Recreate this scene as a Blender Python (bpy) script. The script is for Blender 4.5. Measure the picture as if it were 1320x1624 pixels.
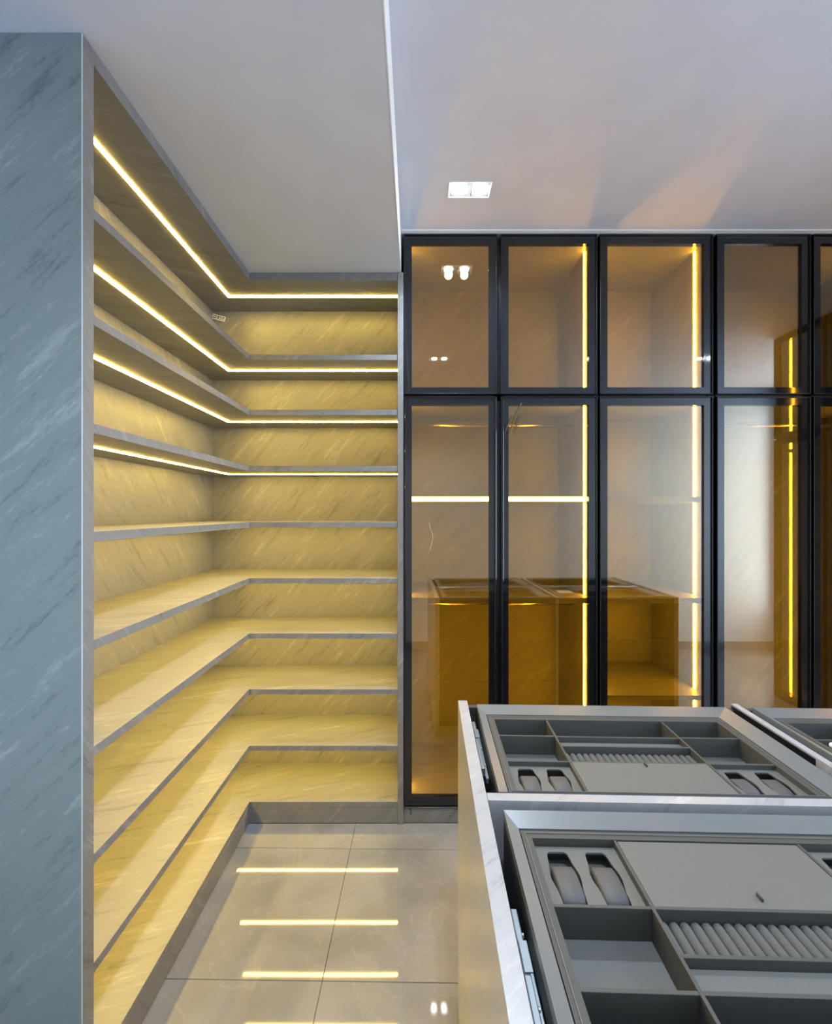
import bpy, bmesh, math, random
from mathutils import Vector, Matrix
R = math.radians
random.seed(7)
scene = bpy.context.scene
C = scene.collection
for o in list(bpy.data.objects): bpy.data.objects.remove(o)

# ------------------------------------------------------------------ camera
EYE = 1.414
cam_d = bpy.data.cameras.new('camera'); cam = bpy.data.objects.new('camera', cam_d); C.objects.link(cam)
cam.location = (0, 0, EYE); cam.rotation_euler = (R(90), 0, 0)
cam_d.sensor_fit = 'HORIZONTAL'; cam_d.sensor_width = 36; cam_d.lens = 36*696/1320
cam_d.clip_start = 0.02
scene.camera = cam
# ------------------------------------------------------------------ world, lights, exposure
scene.view_settings.view_transform = 'Standard'; scene.view_settings.look = 'None'
scene.view_settings.gamma = 1; scene.view_settings.use_curve_mapping = False
scene.view_settings.exposure = 1.12
w = bpy.data.worlds.new('sky'); scene.world = w; w.use_nodes = True
w.node_tree.nodes['Background'].inputs[0].default_value = (0.62, 0.78, 1.0, 1)
w.node_tree.nodes['Background'].inputs[1].default_value = 1.0
LED_STRENGTH = 37; LED_COL = (1.0, 0.655, 0.12)
WLED_STRENGTH = 44
SPOT_W = 22
WINDOW_W = 46
def area(name, loc, rot, sx, sy, power, col):
    d = bpy.data.lights.new(name, 'AREA'); d.shape = 'RECTANGLE'; d.size = sx; d.size_y = sy
    d.energy = power; d.color = col
    o = bpy.data.objects.new(name, d); C.objects.link(o); o.location = loc; o.rotation_euler = rot
    return o
# daylight entering through the window in the right wall (light sits in the opening, facing the room)
area('window_daylight', (3.66, 0.12, 1.45), (0, R(90), 0), 2.1, 1.1, WINDOW_W, (0.64, 0.80, 1.0))

# ------------------------------------------------------------------ materials
def new_mat(name):
    m = bpy.data.materials.new(name); m.use_nodes = True
    return m, m.node_tree, m.node_tree.nodes['Principled BSDF']
def L(nt, a, b): nt.links.new(a, b)
def ramp(nt, fac, stops):
    r = nt.nodes.new('ShaderNodeValToRGB'); L(nt, fac, r.inputs[0])
    e = r.color_ramp.elements
    e[0].position, e[0].color = stops[0][0], (*stops[0][1], 1)
    e[1].position, e[1].color = stops[-1][0], (*stops[-1][1], 1)
    for p, c in stops[1:-1]:
        n = e.new(p); n.color = (*c, 1)
    return r
def bump(nt, b, fac, s, d=0.002):
    n = nt.nodes.new('ShaderNodeBump'); n.inputs['Strength'].default_value = s; n.inputs['Distance'].default_value = d
    L(nt, fac, n.inputs['Height']); L(nt, n.outputs[0], b.inputs['Normal'])
def streak_coords(nt, d, k1, k2):
    g = nt.nodes.new('ShaderNodeNewGeometry')
    d = Vector(d).normalized(); e1 = d.orthogonal().normalized(); e2 = d.cross(e1)
    cb = nt.nodes.new('ShaderNodeCombineXYZ')
    for i, (v, k) in enumerate(((d, k1), (e1, k2), (e2, k2))):
        n = nt.nodes.new('ShaderNodeVectorMath'); n.operation = 'DOT_PRODUCT'
        L(nt, g.outputs['Position'], n.inputs[0]); n.inputs[1].default_value = v*k
        L(nt, n.outputs['Value'], cb.inputs[i])
    return cb.outputs[0]
def marble(name, d, k1=6.5, k2=48, dark=(.235, .245, .245), mid=(.34, .355, .355), light=(.45, .465, .46), rough=.42):
    m, nt, b = new_mat(name)
    def noise(co, det, dist, r=.6):
        n = nt.nodes.new('ShaderNodeTexNoise'); n.inputs['Scale'].default_value = 1
        n.inputs['Detail'].default_value = det; n.inputs['Roughness'].default_value = r
        n.inputs['Distortion'].default_value = dist; L(nt, co, n.inputs['Vector']); return n.outputs['Fac']
    a = noise(streak_coords(nt, d, k1, k2), 8, .25, .7)
    c = noise(streak_coords(nt, d, 2.6, 11.0), 5, .3)
    mix = nt.nodes.new('ShaderNodeMath'); mix.operation = 'MULTIPLY_ADD'
    L(nt, a, mix.inputs[0]); mix.inputs[1].default_value = .6
    m2 = nt.nodes.new('ShaderNodeMath'); m2.operation = 'MULTIPLY'; L(nt, c, m2.inputs[0]); m2.inputs[1].default_value = .4
    L(nt, m2.outputs[0], mix.inputs[2])
    r = ramp(nt, mix.outputs[0], [(.34, dark), (.46, mid), (.54, mid), (.68, light)])
    L(nt, r.outputs[0], b.inputs['Base Color']); b.inputs['Roughness'].default_value = rough
    g = nt.nodes.new('ShaderNodeTexNoise'); g.inputs['Scale'].default_value = 1; g.inputs['Detail'].default_value = 3
    L(nt, streak_coords(nt, d, 60, 170), g.inputs['Vector'])
    gm = nt.nodes.new('ShaderNodeMath'); gm.operation = 'MULTIPLY_ADD'; L(nt, g.outputs['Fac'], gm.inputs[0]); gm.inputs[1].default_value = .16; gm.inputs[2].default_value = -.08
    ga = nt.nodes.new('ShaderNodeMath'); ga.operation = 'ADD'; L(nt, mix.outputs[0], ga.inputs[0]); L(nt, gm.outputs[0], ga.inputs[1]); L(nt, ga.outputs[0], r.inputs[0])
    bump(nt, b, a, .15, .001)
    return m
DK, MD, LT = (.118, .120, .121), (.195, .198, .20), (.31, .312, .312)
# one laminate, its grain turned for faces in three directions: slot 0 faces +-Y, 1 faces +-X, 2 horizontal
MARB = [marble('grey_marble_laminate', (1, 0, 1.15), dark=DK, mid=MD, light=LT),
        marble('grey_marble_laminate_side', (0, -1, 1.3), dark=DK, mid=MD, light=LT),
        marble('grey_marble_laminate_flat', (1, .35, 0), dark=DK, mid=MD, light=LT)]
MARBF = None
MARBW = [marble('marble_laminate_daylight_tint', (1, 0, .95), 5.0, 34, (.115, .165, .175), (.205, .27, .283), (.34, .41, .42))]*3  # cool daylight on the end panel is put into a greener colour
ISL = [marble('marble_laminate_cool_lit_%d' % k, d, dark=(.24, .245, .26), mid=(.33, .34, .36), light=(.44, .45, .47), rough=.3) for k, d in enumerate(((1, 0, 1.15), (0, -1, 1.3), (1, .8, 0)))]  # island laminate made lighter and cooler, light and gloss put into its colour
def plain(name, col, rough=.5, metal=0, nscale=0, nstr=.1, var=0, coat=0):
    m, nt, b = new_mat(name)
    b.inputs['Base Color'].default_value = (*col, 1); b.inputs['Roughness'].default_value = rough
    b.inputs['Metallic'].default_value = metal; b.inputs['Coat Weight'].default_value = coat
    if nscale:
        t = nt.nodes.new('ShaderNodeTexCoord'); n = nt.nodes.new('ShaderNodeTexNoise')
        n.inputs['Scale'].default_value = nscale; n.inputs['Detail'].default_value = 3
        L(nt, t.outputs['Object'], n.inputs['Vector']); bump(nt, b, n.outputs['Fac'], nstr, .001)
        if var:
            r = ramp(nt, n.outputs['Fac'], [(.3, tuple(c*(1-var) for c in col)), (.7, tuple(min(1, c*(1+var)) for c in col))])
            L(nt, r.outputs[0], b.inputs['Base Color'])
    return m
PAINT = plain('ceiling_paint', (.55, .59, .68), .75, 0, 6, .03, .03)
WPAINT = plain('wall_paint', (.82, .84, .86), .7, 0, 8, .05, .02)
BLACK = plain('black_gloss_frame', (.006, .007, .010), .05)
BLACK.node_tree.nodes['Principled BSDF'].inputs['IOR'].default_value = 1.6
BLACKE = plain('black_anodised_profile', (.008, .009, .012), .3)
BLACKP = plain('black_plastic', (.008, .009, .012), .35)
STEEL = plain('galvanised_slide_steel', (.26, .30, .33), .45, .5)
RIM = plain('satin_grey_metal_rim', (.17, .195, .21), .33, .3, 400, .02)
LEATH = plain('grey_taupe_leatherette', (.055, .058, .054), .6, 0, 900, .25, .12)
LEATHP = plain('grey_taupe_pad', (.115, .117, .108), .65, 0, 700, .25, .08)
LEATHF = plain('grey_floor_lining', (.10, .104, .10), .6, 0, 700, .2, .08)
SUEDE = plain('grey_suede_roll', (.092, .094, .088), .85, 0, 1200, .4, .15)
CUSH = plain('grey_cushion_fabric', (.075, .075, .078), .6, 0, 500, .15, .08)
WHITE = plain('white_lacquer', (.8, .8, .8), .35)
INNER = plain('dark_drawer_side', (.035, .045, .045), .5, 0, 60, .05)
SHEEN = plain('rod_metal', (.75, .65, .5), .25, 1)
EDGE = plain('pale_edge_line', (.5, .56, .58), .4)
BASEB = plain('grey_baseboard', (.33, .35, .37), .5)
def emit(name, col, s):
    m, nt, b = new_mat(name)
    b.inputs['Base Color'].default_value = (.8, .8, .8, 1)
    b.inputs['Emission Color'].default_value = (*col, 1); b.inputs['Emission Strength'].default_value = s
    return m
LED = emit('warm_led_strip', LED_COL, LED_STRENGTH)
WLED = emit('warm_led_strip_wardrobe', LED_COL, WLED_STRENGTH)
EDGELED = emit('warm_led_shelf_edge', (1, .88, .74), 9)
LAMP = emit('cool_white_lamp', (.85, .94, 1), 60)
def glass(name, tint, refl):
    m = bpy.data.materials.new(name); m.use_nodes = True; nt = m.node_tree
    nt.nodes.remove(nt.nodes['Principled BSDF']); out = nt.nodes['Material Output']
    t = nt.nodes.new('ShaderNodeBsdfTransparent'); t.inputs[0].default_value = (*tint, 1)
    g = nt.nodes.new('ShaderNodeBsdfGlossy'); g.inputs['Roughness'].default_value = .004
    g.inputs['Color'].default_value = (.92, .96, 1, 1)
    lw = nt.nodes.new('ShaderNodeLayerWeight')           # Schlick reflectance, the same from both sides of the pane
    fr = nt.nodes.new('ShaderNodeMath'); fr.operation = 'POWER'; L(nt, lw.outputs['Facing'], fr.inputs[0]); fr.inputs[1].default_value = 4
    ma = nt.nodes.new('ShaderNodeMath'); ma.operation = 'ADD'; ma.use_clamp = True
    L(nt, fr.outputs[0], ma.inputs[0]); ma.inputs[1].default_value = refl
    mx = nt.nodes.new('ShaderNodeMixShader'); L(nt, ma.outputs[0], mx.inputs[0])
    L(nt, t.outputs[0], mx.inputs[1]); L(nt, g.outputs[0], mx.inputs[2]); L(nt, mx.outputs[0], out.inputs[0])
    return m
GLASS = glass('bronze_reflective_glass', (.88, .72, .30), .12)
def tile_mat():
    m, nt, b = new_mat('polished_greige_tile')
    g = nt.nodes.new('ShaderNodeNewGeometry')
    def noise(s, det, dist):
        n = nt.nodes.new('ShaderNodeTexNoise'); n.inputs['Scale'].default_value = s; n.inputs['Detail'].default_value = det
        n.inputs['Distortion'].default_value = dist; L(nt, g.outputs['Position'], n.inputs['Vector']); return n
    a = noise(3.2, 7, .8)
    r = ramp(nt, a.outputs['Fac'], [(.3, (.20, .199, .197)), (.5, (.25, .249, .246)), (.7, (.30, .298, .295))])
    v = noise(2.2, 6, 2.2)
    rv = ramp(nt, v.outputs['Fac'], [(.488, (0, 0, 0)), (.5, (.09, .09, .09)), (.512, (0, 0, 0))])
    mx = nt.nodes.new('ShaderNodeMix'); mx.data_type = 'RGBA'
    L(nt, rv.outputs[0], mx.inputs[0]); L(nt, r.outputs[0], mx.inputs[6]); mx.inputs[7].default_value = (.55, .53, .50, 1)
    L(nt, mx.outputs[2], b.inputs['Base Color']); b.inputs['Roughness'].default_value = .035
    b.inputs['IOR'].default_value = 1.6
    wv = noise(1.6, 1, 0); bump(nt, b, wv.outputs['Fac'], .03, .02)
    return m
TILE = tile_mat(); GROUT = plain('dark_grout', (.05, .045, .04), .8)

# ------------------------------------------------------------------ mesh helpers
class MB:
    def __init__(s): s.bm = bmesh.new()
    def box(s, x0, x1, y0, y1, z0, z1, bev=0, seg=2):
        v = [s.bm.verts.new((x, y, z)) for x in (x0, x1) for y in (y0, y1) for z in (z0, z1)]
        fs = [s.bm.faces.new([v[i] for i in q]) for q in ((0, 1, 3, 2), (4, 6, 7, 5), (0, 4, 5, 1), (2, 3, 7, 6), (0, 2, 6, 4), (1, 5, 7, 3))]
        if bev:
            ed = list({e for f in fs for e in f.edges})
            bmesh.ops.bevel(s.bm, geom=ed, offset=bev, segments=seg, affect='EDGES', profile=.5)
        return s
    def prism(s, pts, z0, z1, bev=0):
        a = [s.bm.verts.new((p[0], p[1], z0)) for p in pts]; b = [s.bm.verts.new((p[0], p[1], z1)) for p in pts]
        n = len(pts); fs = [s.bm.faces.new(a[::-1]), s.bm.faces.new(b)]
        for i in range(n): fs.append(s.bm.faces.new((a[i], a[(i+1) % n], b[(i+1) % n], b[i])))
        if bev:
            ed = list({e for f in fs for e in f.edges})
            bmesh.ops.bevel(s.bm, geom=ed, offset=bev, segments=1, affect='EDGES')
        return s
    def ring(s, o, i, zo, zi, zb):
        """mitred frame: outer rect o, inner rect i (x0,x1,y0,y1), sloping top zo->zi, bottom zb"""
        def rect(r, z): return [s.bm.verts.new(p) for p in ((r[0], r[2], z), (r[1], r[2], z), (r[1], r[3], z), (r[0], r[3], z))]
        A, B, D, E_ = rect(o, zo), rect(i, zi), rect(i, zb), rect(o, zb)
        for k in range(4):
            n = (k+1) % 4
            for P, Q in ((A, B), (B, D), (D, E_), (E_, A)): s.bm.faces.new((P[k], P[n], Q[n], Q[k]))
        return s
    def tube(s, p, q, r, n=12):
        p, q = Vector(p), Vector(q); d = (q-p).normalized(); a = d.orthogonal().normalized(); b = d.cross(a)
        A = [s.bm.verts.new(p+(a*math.cos(t)+b*math.sin(t))*r) for t in [2*math.pi*k/n for k in range(n)]]
        B = [s.bm.verts.new(v.co+(q-p)) for v in A]
        s.bm.faces.new(A); s.bm.faces.new(B)
        for k in range(n): s.bm.faces.new((A[k], A[(k+1) % n], B[(k+1) % n], B[k]))
        return s
    def build(s, name, mat, parent=None, smooth=False, flat=None):
        bm = s.bm; bmesh.ops.recalc_face_normals(bm, faces=bm.faces)
        mats = mat if isinstance(mat, list) else [mat]
        if len(mats) == 3:
            for f in bm.faces: f.material_index = 2 if abs(f.normal.z) > .7 else 1 if abs(f.normal.x) > .7 else 0
        me = bpy.data.meshes.new(name); bm.to_mesh(me); bm.free()
        for q in mats: me.materials.append(q)
        if smooth:
            for p in me.polygons: p.use_smooth = True
        o = bpy.data.objects.new(name, me); C.objects.link(o)
        if parent: o.parent = parent
        return o
def thing(name, label, cat, loc=(0, 0, 0), rz=0, group=None):
    o = bpy.data.objects.new(name, None); o.empty_display_size = .1; C.objects.link(o)
    o.location = loc; o.rotation_euler = (0, 0, rz); o['label'] = label; o['category'] = cat
    if group: o['group'] = group
    return o
def struct(o): o['kind'] = 'structure'; return o
def lab(o, s): o['label'] = s; return o

# ------------------------------------------------------------------ the room
XL, XR, YB, YF, ZL, ZH = -1.09, 3.72, 2.52, -0.53, 2.50, 2.677
struct(MB().box(XL-.1, XL, YF-.1, YB+.1, 0, 2.9).build('wall_left', WPAINT))
struct(MB().box(XL, XR, YB, YB+.1, 0, 2.9).build('wall_back', WPAINT))
struct(MB().box(XL, XR, YF-.1, YF, 0, 2.9).build('wall_front', WPAINT))
wr = MB()
wr.box(XR, XR+.1, YF, YB, 0, .30).box(XR, XR+.1, YF, YB, 2.55, 2.9).box(XR, XR+.1, YF, -.45, .3, 2.55).box(XR, XR+.1, .72, YB, .3, 2.55)
struct(wr.build('wall_right', WPAINT))
wm = MB()
for y0, y1, z0, z1 in ((-.45, -.41, .3, 2.55), (.68, .72, .3, 2.55), (-.41, .68, .3, .35), (-.41, .68, 2.5, 2.55), (.115, .155, .35, 2.5)):
    wm.box(XR+.02, XR+.08, y0, y1, z0, z1)
struct(wm.build('window_1', WHITE))
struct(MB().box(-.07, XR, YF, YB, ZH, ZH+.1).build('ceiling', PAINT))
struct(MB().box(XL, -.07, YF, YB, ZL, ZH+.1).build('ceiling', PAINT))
cg = plain('white_corner_bead', (.80, .84, .86), .5)
struct(MB().box(-.0705, -.0675, YF, 1.99, ZL-.001, ZH).build('trim_1', cg))
struct(MB().box(-.066, 2.6, 1.962, 1.986, ZH-.0035, ZH+.001).build('trim_2', cg))
struct(MB().box(XL, XR, YF, YF+.012, 0, .08).build('baseboard_front', BASEB))
# floor: a dark slab showing in the joints, and the tiles one by one
fl = struct(MB().box(XL, XR, YF, YB, -.06, -.004).build('floor', GROUT))
TA = R(-.8); tx0, ty0 = -.2755, 1.843; PX, PY, J = 1.04, .52, .0009
def tile_poly(i, j):
    ca, sa = math.cos(TA), math.sin(TA)
    pts = []
    for (a, b) in ((i*PX+J, j*PY+J), ((i+1)*PX-J, j*PY+J), ((i+1)*PX-J, (j+1)*PY-J), (i*PX+J, (j+1)*PY-J)):
        pts.append((tx0+a*ca-b*sa, ty0+a*sa+b*ca))
    # clip to the room
    for ax, lim, sgn in ((0, XL+.001, 1), (0, XR-.001, -1), (1, YF+.001, 1), (1, YB-.001, -1)):
        out = []
        for k in range(len(pts)):
            p, q = pts[k], pts[(k+1) % len(pts)]
            ip, iq = (p[ax]-lim)*sgn >= 0, (q[ax]-lim)*sgn >= 0
            if ip: out.append(p)
            if ip != iq:
                t = (lim-p[ax])/(q[ax]-p[ax]); out.append((p[0]+t*(q[0]-p[0]), p[1]+t*(q[1]-p[1])))
        pts = out
        if len(pts) < 3: return None
    return pts
for i in range(-1, 4):
    for j in range(-5, 2):
        p = tile_poly(i, j)
        if p: MB().prism(p, -.004, 0, .0006).build('tile', TILE, fl)

# ------------------------------------------------------------------ corner shelf unit (L shaped)
SX, BX = -.757, -1.065         # front plane / back panel plane of the left run
SY, BY = 1.99, 2.298           # the same for the far run
EY0, EY1 = .994, 1.031        # end panel
RX0, RX1 = -.083, -.057        # right-hand upright
su = thing('corner_shelf_unit', 'tall grey marble-look L-shaped open shelf unit filling the left corner, lit yellow by strips', 'shelf unit', (SX, SY, 0))
sl = Vector((SX, SY, 0))
def W(ob):  # mesh written in world coordinates -> local to its parent at sl
    ob.data.transform(Matrix.Translation(-sl)); return ob
lab(W(MB().box(-1.0895, SX, EY0, EY0+.004, 0, ZL-.001, .0006).build('end_panel_face', MARBW, su)), 'wide grey veined end panel facing the room, cool daylight tint in its colour')
W(MB().box(SX-.0012, SX+.0008, EY0-.0008, EY0+.0012, .001, ZL-.002).build('edge_trim', EDGE, su))
W(MB().box(-1.0895, SX, EY0+.0045, EY1, 0, ZL-.001, .0006).build('end_panel', MARB, su, flat=MARBF))
W(MB().box(BX-.018, BX, EY1, BY+.018, 0, ZL-.001).build('back_panel', MARB, su))
W(MB().box(BX, RX0, BY, BY+.018, 0, ZL-.001).build('back_panel', MARB, su))
W(MB().box(RX0, RX1, SY-.004, BY+.018, 0, ZL-.0005, .0008).build('upright', MARB, su, flat=MARBF))
def Lpoly(dx):  # L outline; dx insets the front
    return [(BX, EY1), (SX-dx, EY1), (SX-dx, SY+dx), (RX0, SY+dx), (RX0, BY), (BX, BY)]
tops = [2.127, 1.877, 1.6226, 1.368, 1.114, .863, .610, .354, .100]
TH = .024
bottoms = [ZL-.036]+[t-TH for t in tops[:-1]]
W(MB().prism(Lpoly(0), ZL-.036, ZL-.001, .0006).build('top_board', MARB, su, flat=MARBF))
for k, t in enumerate(tops):
    W(MB().prism(Lpoly(0), t-TH, t, .0008).build('shelf', MARB, su, flat=MARBF))
W(MB().prism([(SX-.02, EY1), (SX, EY1), (SX, SY), (RX0, SY), (RX0, SY+.02), (SX-.02, SY+.02)], .004, tops[-1]-TH-.001).build('plinth', MARB, su))
LX, LY, LW = -.911, 2.137, .0065
for b in bottoms:
    W(MB().prism([(LX-LW, EY1+.002), (LX+LW, EY1+.002), (LX+LW, LY-LW), (RX0-.002, LY-LW), (RX0-.002, LY+LW), (LX-LW, LY+LW)], b-.0025, b+.0005).build('led_strip', LED, su))
for k, t in enumerate(tops[:-1]):   # the mitre joint of the edge banding in the inner corner
    W(MB().box(SX-.003, SX+.0004, SY-.0004, SY+.003, t-TH+.001, t-.001).build('corner_joint', BLACKP, su))
# small white tag with printed marks on the far panel near the corner
tg = thing('label_tag', 'small white tag with dark print stuck high in the inner corner of the shelves', 'tag', (-1.032, BY-.001, 2.430))
tg.rotation_euler = (0, R(15), 0)
MB().box(-.034, .034, -.004, 0, -.013, .013, .001).build('tag_plate', WHITE, tg)
pm = MB()
for x0, x1, z0, z1 in ((-.030, -.013, .003, .008), (-.030, -.013, -.008, -.002), (-.010, -.007, -.008, .008), (-.004, .002, -.008, .008), (.005, .012, .002, .008), (.005, .012, -.008, -.003), (.015, .018, -.008, .008), (.021, .030, .001, .008), (.021, .030, -.008, -.004)):
    pm.box(x0, x1, -.0046, -.004, z0, z1)
lab(pm.build('print', plain('dark_print', (.06, .06, .08), .6), tg), 'dark printed marks')

# ------------------------------------------------------------------ wardrobes behind glass doors
ZT = 2.668
def lines_door(parent, x0, x1, z0, z1, ft, fb, fs=.036, name='door'):
    """frame = the door mesh; pane and edge profile are its sub-parts. front plane y=0"""
    d = MB()
    d.box(x0, x0+fs, .0005, .022, z0, z1).box(x1-fs, x1, .0005, .022, z0, z1)
    d.box(x0+fs, x1-fs, .0005, .022, z1-ft, z1).box(x0+fs, x1-fs, .0005, .022, z0, z0+fb)
    do = d.build(name, BLACK, parent)
    MB().box(x0+fs-.001, x1-fs+.001, .009, .013, z0+fb-.001, z1-ft+.001).build('pane', GLASS, do)
    e = MB()
    for a, b, c, g in ((x0, x0+.0035, z0, z1), (x1-.0035, x1, z0, z1), (x0+.0035, x1-.0035, z1-.0035, z1), (x0+.0035, x1-.0035, z0, z0+.0035)):
        e.box(a, b, -.007, .012, c, g, .0008, 1)
    e.build('edge_profile', BLACKE, do)
    return do
def wardrobe(label, loc, rz, width, doors, led=(1, 1), shelves=(), rods=(), glow=(), D=.5, group=None, ledmat=WLED):
    t = thing('wardrobe', label, 'wardrobe', loc, rz, group)
    P = .018; f = .024
    MB().box(0, P, f, D, 0, ZT+.006).build('side_panel', MARB, t)
    MB().box(width-P, width, f, D, 0, ZT+.006).build('side_panel', MARB, t)
    MB().box(0+P, width-P, D, D+.012, .0, ZT+.006).build('back_panel', MARB, t)
    MB().box(P, width-P, f, D, ZT-.004, ZT+.006).build('top_board', MARB, t, flat=MARBF)
    MB().box(P, width-P, f, D, .076, .100).build('bottom_board', MARB, t, flat=MARBF)
    MB().box(P, width-P, f, D, 1.926, 1.946).build('middle_board', MARB, t, flat=MARBF)
    MB().box(0, width, .004, f-.001, .003, .073).build('plinth', MARB, t)
    for z, th in shelves: MB().box(P, width-P, f+.014, D, z-th, z, .0006).build('shelf', MARB, t, flat=MARBF)
    for z in glow: lab(MB().box(P, width-P, f+.008, f+.0135, z-.021, z-.001).build('led_profile', EDGELED, t), 'glowing white strip along the shelf front')
    for z in rods:
        r = MB().tube((P, .26, z), (width-P, .26, z), .009, 14).build('hanging_rod', SHEEN, t, True)
    for s, on in ((0, led[0]), (1, led[1])):
        if not on: continue
        xa, xb = (P, P+.004) if s == 0 else (width-P-.004, width-P)
        cuts = [.102]+sorted([q for z, th in shelves for q in (z-th-.001, z+.001)])+[1.925, 1.947, ZT-.006]
        for a, b in zip(cuts[::2], cuts[1::2]):
            MB().box(xa, xb, .106, .116, a, b).build('led_strip', ledmat, t)
    out = []
    es = MB()
    for k, (x0, x1) in enumerate(doors):
        nx = doors[k+1][0] if k+1 < len(doors) else width-.001
        es.box(x1-.012, min(nx+.012, width-.001), .0222, .0236, .074, ZT)
    es.box(.0005, doors[0][0]+.012, .0222, .0236, .074, ZT).box(.013, width-.013, .0222, .0236, 1.922, 1.955)
    es.build('dark_gap_backing', BLACKE, t)  # black strips added to hide the inner light in the door gaps
    for x0, x1 in doors:
        out.append(lines_door(t, x0, x1, 1.9475, 2.6705, .040, .032))
        out.append(lines_door(t, x0, x1, .076, 1.9355, .037, .047))
    return t, out
A0, A1, A2, A3 = -.0565, .826, 1.3535, 2.24
wa, da = wardrobe('left wardrobe bay with two columns of black-framed bronze glass doors, right beside the open shelves',
    (A0, SY, 0), 0, A1-A0-.0005, [(.0015, .367-A0), (.384-A0, .820-A0)], (1, 1),
    [(1.485, .024), (1.017, .026)], [1.857, .945], [1.485])
wb, db = wardrobe('middle wardrobe bay with one column of glass doors and a bright strip at its right',
    (A1, SY, 0), 0, A2-A1-.0005, [(.833-A1, 1.343-A1)], (1, 1), [(1.485, .026), (1.017, .026), (.566, .022)])
wc, dc = wardrobe('right wardrobe bay whose glass doors mirror the pale wall opposite, cut by the photo edge',
    (A2, SY, 0), 0, A3-A2-.0005, [(1.363-A2, 1.786-A2), (1.800-A2, 2.235-A2)], (0, 1), [], [1.857])
# gaps between door columns are kept dark by the strips added behind them
# wardrobe along the right-hand side, seen mirrored in the doors
wd, dd = wardrobe('side wardrobe with glass doors standing at right angles, seen only as a reflection',
    (2.62, 1.985, 0), R(-90), 1.20, [(.01, .395), (.405, .79), (.80, 1.19)], (0, 1), [(1.86, .02)], [], D=.45, ledmat=WLED)
MBf = MB().box(2.2405, 2.62, SY+.01, SY+.03, 0, ZT+.006)
fp = MBf.build('filler_panel', MARB); fp['label'] = 'narrow marble-look filler panel closing the corner right of the glass wardrobes'; fp['category'] = 'panel'
# handle strips on the meeting edges of the first two lower doors
for d_, xx in ((da[1], .367-A0), (da[3], .384-A0)):
    s = -1 if d_ is da[1] else 1
    a, b = sorted((xx+s*.0036, xx+s*.012))
    MB().box(a, b, -.012, -.0005, .085, 1.925, .002).build('handle_strip', BLACK, d_, False)
MB().box(.0052, .0105, -.011, -.0005, .80, 1.925, .002).build('handle_strip', BLACK, da[1])
# small debris on the doors: olive wisp, pale curl, black speck
OL = plain('dark_olive_fibre', (.05, .05, .02), .8); PALE = plain('pale_thread', (.55, .52, .42), .6)
def strand(pts, r, name, mat, parent):
    cu = bpy.data.curves.new(name, 'CURVE'); cu.dimensions = '3D'; cu.bevel_depth = r; cu.bevel_resolution = 1
    sp = cu.splines.new('NURBS'); sp.points.add(len(pts)-1)
    for p_, q_ in zip(sp.points, pts): p_.co = (*q_[:3], 1); p_.radius = q_[3] if len(q_) > 3 else 1
    sp.use_endpoint_u = True; sp.order_u = 3
    tmp = bpy.data.objects.new(name, cu); C.objects.link(tmp)
    bpy.context.view_layer.update()
    me = bpy.data.meshes.new_from_object(tmp.evaluated_get(bpy.context.evaluated_depsgraph_get()))
    bpy.data.objects.remove(tmp); me.materials.clear(); me.materials.append(mat)
    o = bpy.data.objects.new(name, me); C.objects.link(o); o.parent = parent; return o
def dp(px, py): return ((px-660)/350-A0, EYE+(812-py)/350)
for pts in (((827, 640), (822, 652), (814, 668), (806, 690)), ((828, 654), (822, 664), (818, 676), (815, 690)), ((813, 658), (809, 668), (802, 682), (800, 692))):
    q = [(*[dp(*p)[0], -.006-.002*k, dp(*p)[1]], w_) for k, (p, w_) in enumerate(zip(pts, (1.2, 1.6, 1.1, .2)))]
    lab(strand(q, .0022, 'loose_fibre', OL, da[3]), 'dark olive frayed wisp hanging from the door top')
lab(strand([(dp(*p)[0], -.003, dp(*p)[1]) for p in ((681, 828), (682, 838), (687, 848), (686, 860), (682, 872))], .0011, 'thread_curl', PALE, da[1]), 'pale curled thread on the pane')
lab(strand([(dp(*p)[0], -.004, dp(*p)[1]) for p in ((649, 1282), (653, 1284), (649, 1287), (654, 1289), (651, 1292))], .0016, 'loose_screw', BLACKP, da[1]), 'black speck hanging under the door')

# ------------------------------------------------------------------ island of drawers
FRONTM = plain('dark_brown_drawer_fronts', (.05, .042, .036), .4)
IA = R(-1.6); IC = (.12, 1.254); IT = .876; IW, ID = 1.55, .847
isl = thing('island_cabinet', 'grey marble-look island cabinet with its top off and jewellery drawers showing, right foreground', 'cabinet', (IC[0], IC[1], 0), IA)
def bx(u0, u1, w0, w1, z0, z1, bev=0): return MB().box(u0, u1, -w1, -w0, z0, z1, bev)
bx(0, .026, 0, ID, 0, IT, .0006).build('side_panel', ISL, isl, flat=MARBF)
bx(IW-.026, IW, 0, ID, 0, IT, .0006).build('side_panel', ISL, isl, flat=MARBF)
for a, b in ((.0265, .7645), (.7825, IW-.0265)):
    bx(a, b, .412, .434, .08, IT, .0006).build('middle_panel', ISL, isl, flat=MARBF)
    bx(a, b, .02, ID-.02, .06, .08).build('bottom_board', INNER, isl)
    bx(a, b, .03, .045, 0, .06).build('plinth', ISL, isl); bx(a, b, ID-.045, ID-.03, 0, .06).build('plinth', ISL, isl)
dv = bx(.765, .782, 0, ID, .08, IT, .0006).build('divider_panel', ISL, isl, flat=MARBF)
lab(bx(.7625, .7648, .004, .27, IT-.026, IT-.004).build('rubber_strip', BLACKP, isl), 'black strip along the divider side')
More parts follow.
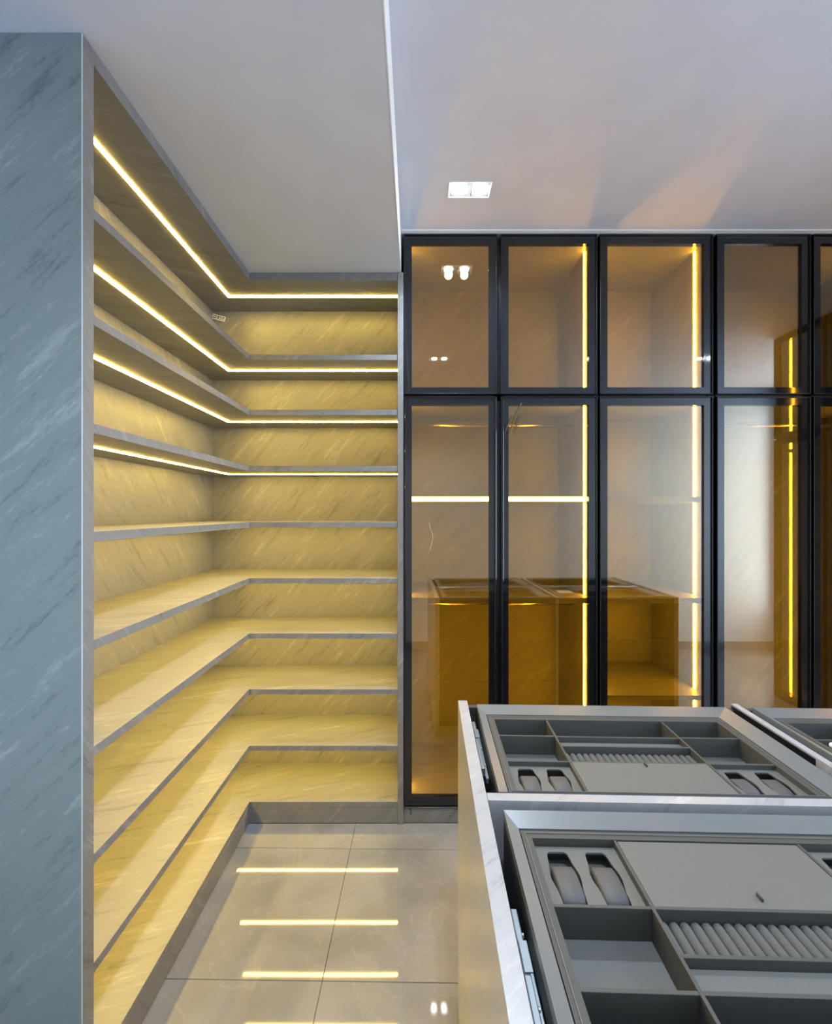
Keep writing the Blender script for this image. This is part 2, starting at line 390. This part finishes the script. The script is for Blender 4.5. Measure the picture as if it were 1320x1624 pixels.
def drawer(u0, u1, w0, w1, iw0, iw1, far):
    """u0..u1 opening; w0..w1 outer rim; iw0..iw1 groove; built as one part with sub-parts"""
    o = (u0+.025, u1-.031, -w1, -w0); i = (u0+.0445, u1-.079, -iw1, -iw0)
    d = MB().ring(o, i, IT, IT-.007, IT-.016).build('drawer', RIM, isl)
    m = MB()
    m.box(o[0], o[0]+.012, o[2]+.002, o[3]-.002, IT-.13, IT-.0162).box(o[1]-.012, o[1], o[2]+.002, o[3]-.002, IT-.13, IT-.0162)
    m.box(o[0]+.012, o[1]-.012, o[2]+.002, o[2]+.014, IT-.13, IT-.0162).box(o[0]+.012, o[1]-.012, o[3]-.014, o[3]-.002, IT-.13, IT-.0162)
    m.box(o[0]+.012, o[1]-.012, o[2]+.014, o[3]-.014, IT-.07, IT-.0585)
    m.build('drawer_box', INNER, d)
    a, b = (w0+.03, w0+.25) if far else (w0+.16, w1-.02)
    for xx in (u0+.0075, u1-.0255):
        s = MB()
        s.box(xx, xx+.009, -b, -a, IT-.052, IT-.034, .0015).box(xx+.009, xx+.016, -b-.01, -a-.03, IT-.062, IT-.05, .001)
        s.box(xx+.001, xx+.012, -a-.09, -a-.05, IT-.0335, IT-.031, .0005)
        for q in (.03, .12, .19): s.tube((xx+.010, -a-q, IT-.044), (xx+.0125, -a-q, IT-.044), .003, 8)
        s.build('drawer_slide', STEEL, d)
    # drawer front
    ft = (w0-.024, w0-.006) if far else (w1+.006, w1+.024)
    bx(u0+.003, u1-.003, ft[0], ft[1], .62, IT-.012, .001).build('drawer_front', FRONTM, d, flat=MARBF)
    # the two drawers below: closed
    for z0, z1 in ((.353, .612), (.088, .345)):
        e = bx(u0+.003, u1-.003, ft[0], ft[1], z0, z1, .001).build('drawer', FRONTM, isl, flat=MARBF)
    return d
UA, UB = (.026, .765), (.782, IW-.026)
drawer(*UA, .024, .409, .070, .398, True)
drawer(*UA, .460, .820, .496, .800, False)
drawer(*UB, .024, .409, .070, .398, True)
drawer(*UB, .460, .820, .496, .800, False)

def plate_with_holes(rect, holes, z0, z1, name, mat, parent):
    cu = bpy.data.curves.new(name, 'CURVE'); cu.dimensions = '2D'; cu.fill_mode = 'BOTH'; cu.extrude = (z1-z0)/2
    for pts in [[(rect[0], rect[2]), (rect[1], rect[2]), (rect[1], rect[3]), (rect[0], rect[3])]]+holes:
        sp = cu.splines.new('POLY'); sp.points.add(len(pts)-1); sp.use_cyclic_u = True
        for p, q in zip(sp.points, pts): p.co = (q[0], q[1], 0, 1)
    tmp = bpy.data.objects.new(name, cu); C.objects.link(tmp); bpy.context.view_layer.update()
    me = bpy.data.meshes.new_from_object(tmp.evaluated_get(bpy.context.evaluated_depsgraph_get()))
    bpy.data.objects.remove(tmp); me.transform(Matrix.Translation((0, 0, (z0+z1)/2)))
    me.materials.clear(); me.materials.append(mat)
    o = bpy.data.objects.new(name, me); C.objects.link(o); o.parent = parent; return o
def roll_mesh(length, r):
    bm = bmesh.new(); n, rings = 10, []
    prof = [(0, .0), (0.0, r*.55), (r*.35, r*.9), (r*.9, r), (length-r*.9, r), (length-r*.35, r*.9), (length, r*.55), (length, 0)]
    for y, rr in prof[1:-1]:
        rings.append([bm.verts.new((rr*math.cos(2*math.pi*k/n), y, rr*math.sin(2*math.pi*k/n))) for k in range(n)])
    for a, b in zip(rings, rings[1:]):
        for k in range(n): bm.faces.new((a[k], a[(k+1) % n], b[(k+1) % n], b[k]))
    bm.faces.new(rings[0]); bm.faces.new(rings[-1])
    bmesh.ops.recalc_face_normals(bm, faces=bm.faces)
    me = bpy.data.meshes.new('ring_roll'); bm.to_mesh(me); bm.free(); me.materials.append(SUEDE)
    for p in me.polygons: p.use_smooth = True
    return me
def cushion(parent, cx, cw, zc, wid, ln, ht, flat=False):
    bm = bmesh.new(); n = 18; rings = []
    for s, k in ((-1, .86), (-.86, 1), (.86, 1), (1, .86)):
        ring = []
        for j in range(n):
            t = 2*math.pi*j/n; c_, s_ = math.cos(t), math.sin(t); e = .75 if not flat else .5
            ring.append(bm.verts.new((cx+s*wid/2, -cw+k*ln/2*math.copysign(abs(c_)**e, c_), zc+k*ht/2*math.copysign(abs(s_)**e, s_))))
        rings.append(ring)
    for a, b in zip(rings, rings[1:]):
        for k in range(n): bm.faces.new((a[k], a[(k+1) % n], b[(k+1) % n], b[k]))
    bm.faces.new(rings[0]); bm.faces.new(rings[-1])
    m = MB(); m.bm.free(); m.bm = bm
    return m.build('cushion', CUSH, parent, True)
def tray(label, du, o, rows, mid, watch, far_watch, group):
    """o: outer (u0,u1,w0,w1) of insert; rows: w bounds of the side columns; mid: bounds of the middle column by role"""
    c, s = math.cos(IA), math.sin(IA)
    t = thing('jewellery_tray', label, 'tray', (IC[0]+c*du, IC[1]+s*du, 0), IA, group)
    z = IT-.0085; zf = IT-.055; zd = z-.001
    i = (.089, .665, -rows[-1], -rows[0])
    oo = (o[0], o[1], -o[3], -o[2])
    MB().ring(oo, i, z, z, zf).build('tray_frame', LEATH, t)
    MB().box(i[0]-.001, i[1]+.001, i[2]-.001, i[3]+.001, zf-.003, zf).build('floor_lining', LEATHF, t)
    MB().ring((oo[0]+.006, oo[1]-.006, oo[2]+.004, oo[3]-.006), (oo[0]+.0075, oo[1]-.0075, oo[2]+.0055, oo[3]-.0075), z+.0015, z+.0015, z-.002).build('piping', LEATHP, t)
    dtx = .0025
    V = (.226, .524)
    for v in V: MB().box(v-dtx, v+dtx, i[2], i[3], zf, zd, .0007).build('divider', LEATH, t)
    cols = ((i[0], V[0]-dtx), (V[1]+dtx, i[1]))
    for a, b in cols:
        for r in rows[1:-1]: MB().box(a, b, -r-dtx, -r+dtx, zf, zd-.0004, .0007).build('divider', LEATH, t)
    ma, mb = V[0]+dtx, V[1]-dtx
    for r in mid['div']: MB().box(ma, mb, -r-dtx, -r+dtx, zf, zd-.0004, .0007).build('divider', LEATH, t)
    a, b = mid['ledge']; lab(MB().box(ma, mb, -b+dtx, -a-dtx, z-.030, z-.014, .002).build('ledge', LEATHP, t), 'narrow paler padded ledge')
    a, b = mid['pad']; lab(MB().box(ma+.0006, mb-.0006, -b+.001, -a-.001, z-.010, z-.0015, .0015).build('pad', LEATHP, t), 'flat paler padded lid')
    pw = (b-.018) if far_watch else (a+.012)
    lab(MB().box((ma+mb)/2+.008, (ma+mb)/2+.011, -pw-.006, -pw+.006, z-.0015, z+.004, .0008).build('pull_tab', LEATH, t), 'small dark pull tab')
    a, b = mid['rolls']; n = 20; rr = (mb-ma)/n/2
    me = roll_mesh(b-a-2*dtx-.002, rr*.985)
    for k in range(n):
        q = bpy.data.objects.new('ring_roll', me); C.objects.link(q); q.parent = t
        q.location = (ma+rr*(2*k+1), -b+dtx+.001, z-.0215)
    MB().box(ma, mb, -b+dtx, -a-dtx, zf, z-.024).build('roll_bed', LEATH, t)
    wa_, wb_ = watch
    for ci, (a, b) in enumerate(cols):
        holes = []; cs = []
        ctr = (wa_+wb_)/2; hl = (wb_-wa_)*.39
        for k in (0, 1):
            cx = a+(b-a)*(.27+.46*k); cs.append(cx)
            pts = [(-.0165, hl), (-.0185, hl*.55), (-.0225, hl*.12), (-.0225, -hl*.12), (-.0185, -hl*.55), (-.0175, -hl), (.0175, -hl), (.0185, -hl*.55), (.0225, -hl*.12), (.0225, hl*.12), (.0185, hl*.55), (.0165, hl)]
            # rounded far end
            pts = [(-.0125, hl), (-.0165, hl-.004)]+pts[1:-1]+[(.0165, hl-.004), (.0125, hl)]
            holes.append([(cx+x, -ctr+y) for x, y in pts])
        zz = z-.012
        h = plate_with_holes((a, b, -wb_+dtx, -wa_-dtx), holes, zz-.003, zz, 'watch_holder', LEATHP, t)
        MB().box(a, b, -wb_+dtx, -wa_-dtx, zf, zz-.022).build('holder_base', LEATHF, h)
        for cx in cs:
            if ci == 0: cushion(h, cx, ctr+hl*.24, zz-.012, .0345, hl*1.5, .034)
            else: cushion(h, cx, ctr+hl*.02, zz-.0125, .033, hl*1.25, .024, True)
    return t
T1 = tray('grey jewellery tray in the far left open drawer, watch cushions at its near corners', 0, (.0725, .6845, .072, .3975),
     (.094, .174, .284, .392), dict(div=(.176, .219, .284), ledge=(.176, .219), pad=(.284, .392), rolls=(.219, .284)), (.284, .392), False, 'jewellery trays in the island drawers')
T2 = tray('grey jewellery tray in the nearest open drawer, watch cushions along its far edge', 0, (.0725, .6845, .4985, .7995),
     (.516, .640, .748, .794), dict(div=(.640, .706, .748), ledge=(.706, .748), pad=(.516, .640), rolls=(.640, .706)), (.516, .640), True, 'jewellery trays in the island drawers')
T3 = tray('grey jewellery tray beyond the island divider at the right edge, a white case in it', .7565, (.0725, .6845, .072, .3975),
     (.094, .174, .284, .392), dict(div=(.176, .219, .284), ledge=(.176, .219), pad=(.284, .392), rolls=(.219, .284)), (.284, .392), False, 'jewellery trays in the island drawers')
c_, s_ = math.cos(IA), math.sin(IA)
def iw(u, w_): return (IC[0]+c_*u+s_*w_, IC[1]+s_*u-c_*w_)
px_, py_ = iw(.905, .228)
wbx = thing('case', 'small white rounded case lying in the tray at the right photo edge', 'case', (px_, py_, IT-.0545), IA)
MB().box(-.045, .045, -.035, .035, 0, .036, .012, 4).build('case_base', WHITE, wbx, True)
MB().box(-.046, .046, -.036, .036, .0365, .050, .006, 4).build('case_lid', WHITE, wbx, True)

# ------------------------------------------------------------------ recessed twin downlights
def downlight(label, x, y, group):
    t = thing('downlight', label, 'ceiling light', (x, y, ZH), 0, group)
    f = MB()
    w2, d2 = .082, .041
    f.ring((-w2, w2, -d2, d2), (-w2+.006, w2-.006, -d2+.006, d2-.006), -.004, -.003, .0)
    f.box(-.006, .006, -d2+.006, d2-.006, -.0035, 0)
    f.build('trim_ring', WHITE, t)
    for s in (-1, 1):
        cx = s*.041
        m = MB().ring((cx-.034, cx+.034, -.034, .034), (cx-.024, cx+.024, -.024, .024), -.003, -.0005, 0)
        g = m.build('baffle', STEEL, t)
        l = MB(); l.tube((cx, 0, -.0065), (cx, 0, -.0005), .021, 20); l.build('lamp', LAMP, g)
        d = bpy.data.lights.new('downlight_lamp', 'SPOT'); d.energy = SPOT_W; d.spot_size = R(130); d.spot_blend = .9
        d.color = (.76, .87, 1); d.shadow_soft_size = .02
        o = bpy.data.objects.new('downlight_lamp', d); C.objects.link(o); o.parent = t; o.location = (cx, 0, -.03)
    return t
G = 'twin recessed ceiling lights'
downlight('white twin recessed square downlight in the ceiling in front of the first wardrobe doors', .21, 1.718, G)
downlight('white twin downlight above the photographer, seen mirrored in the first door', .19, .39, G)
downlight('white twin downlight over the right of the room, seen only mirrored', 2.37, .39, G)
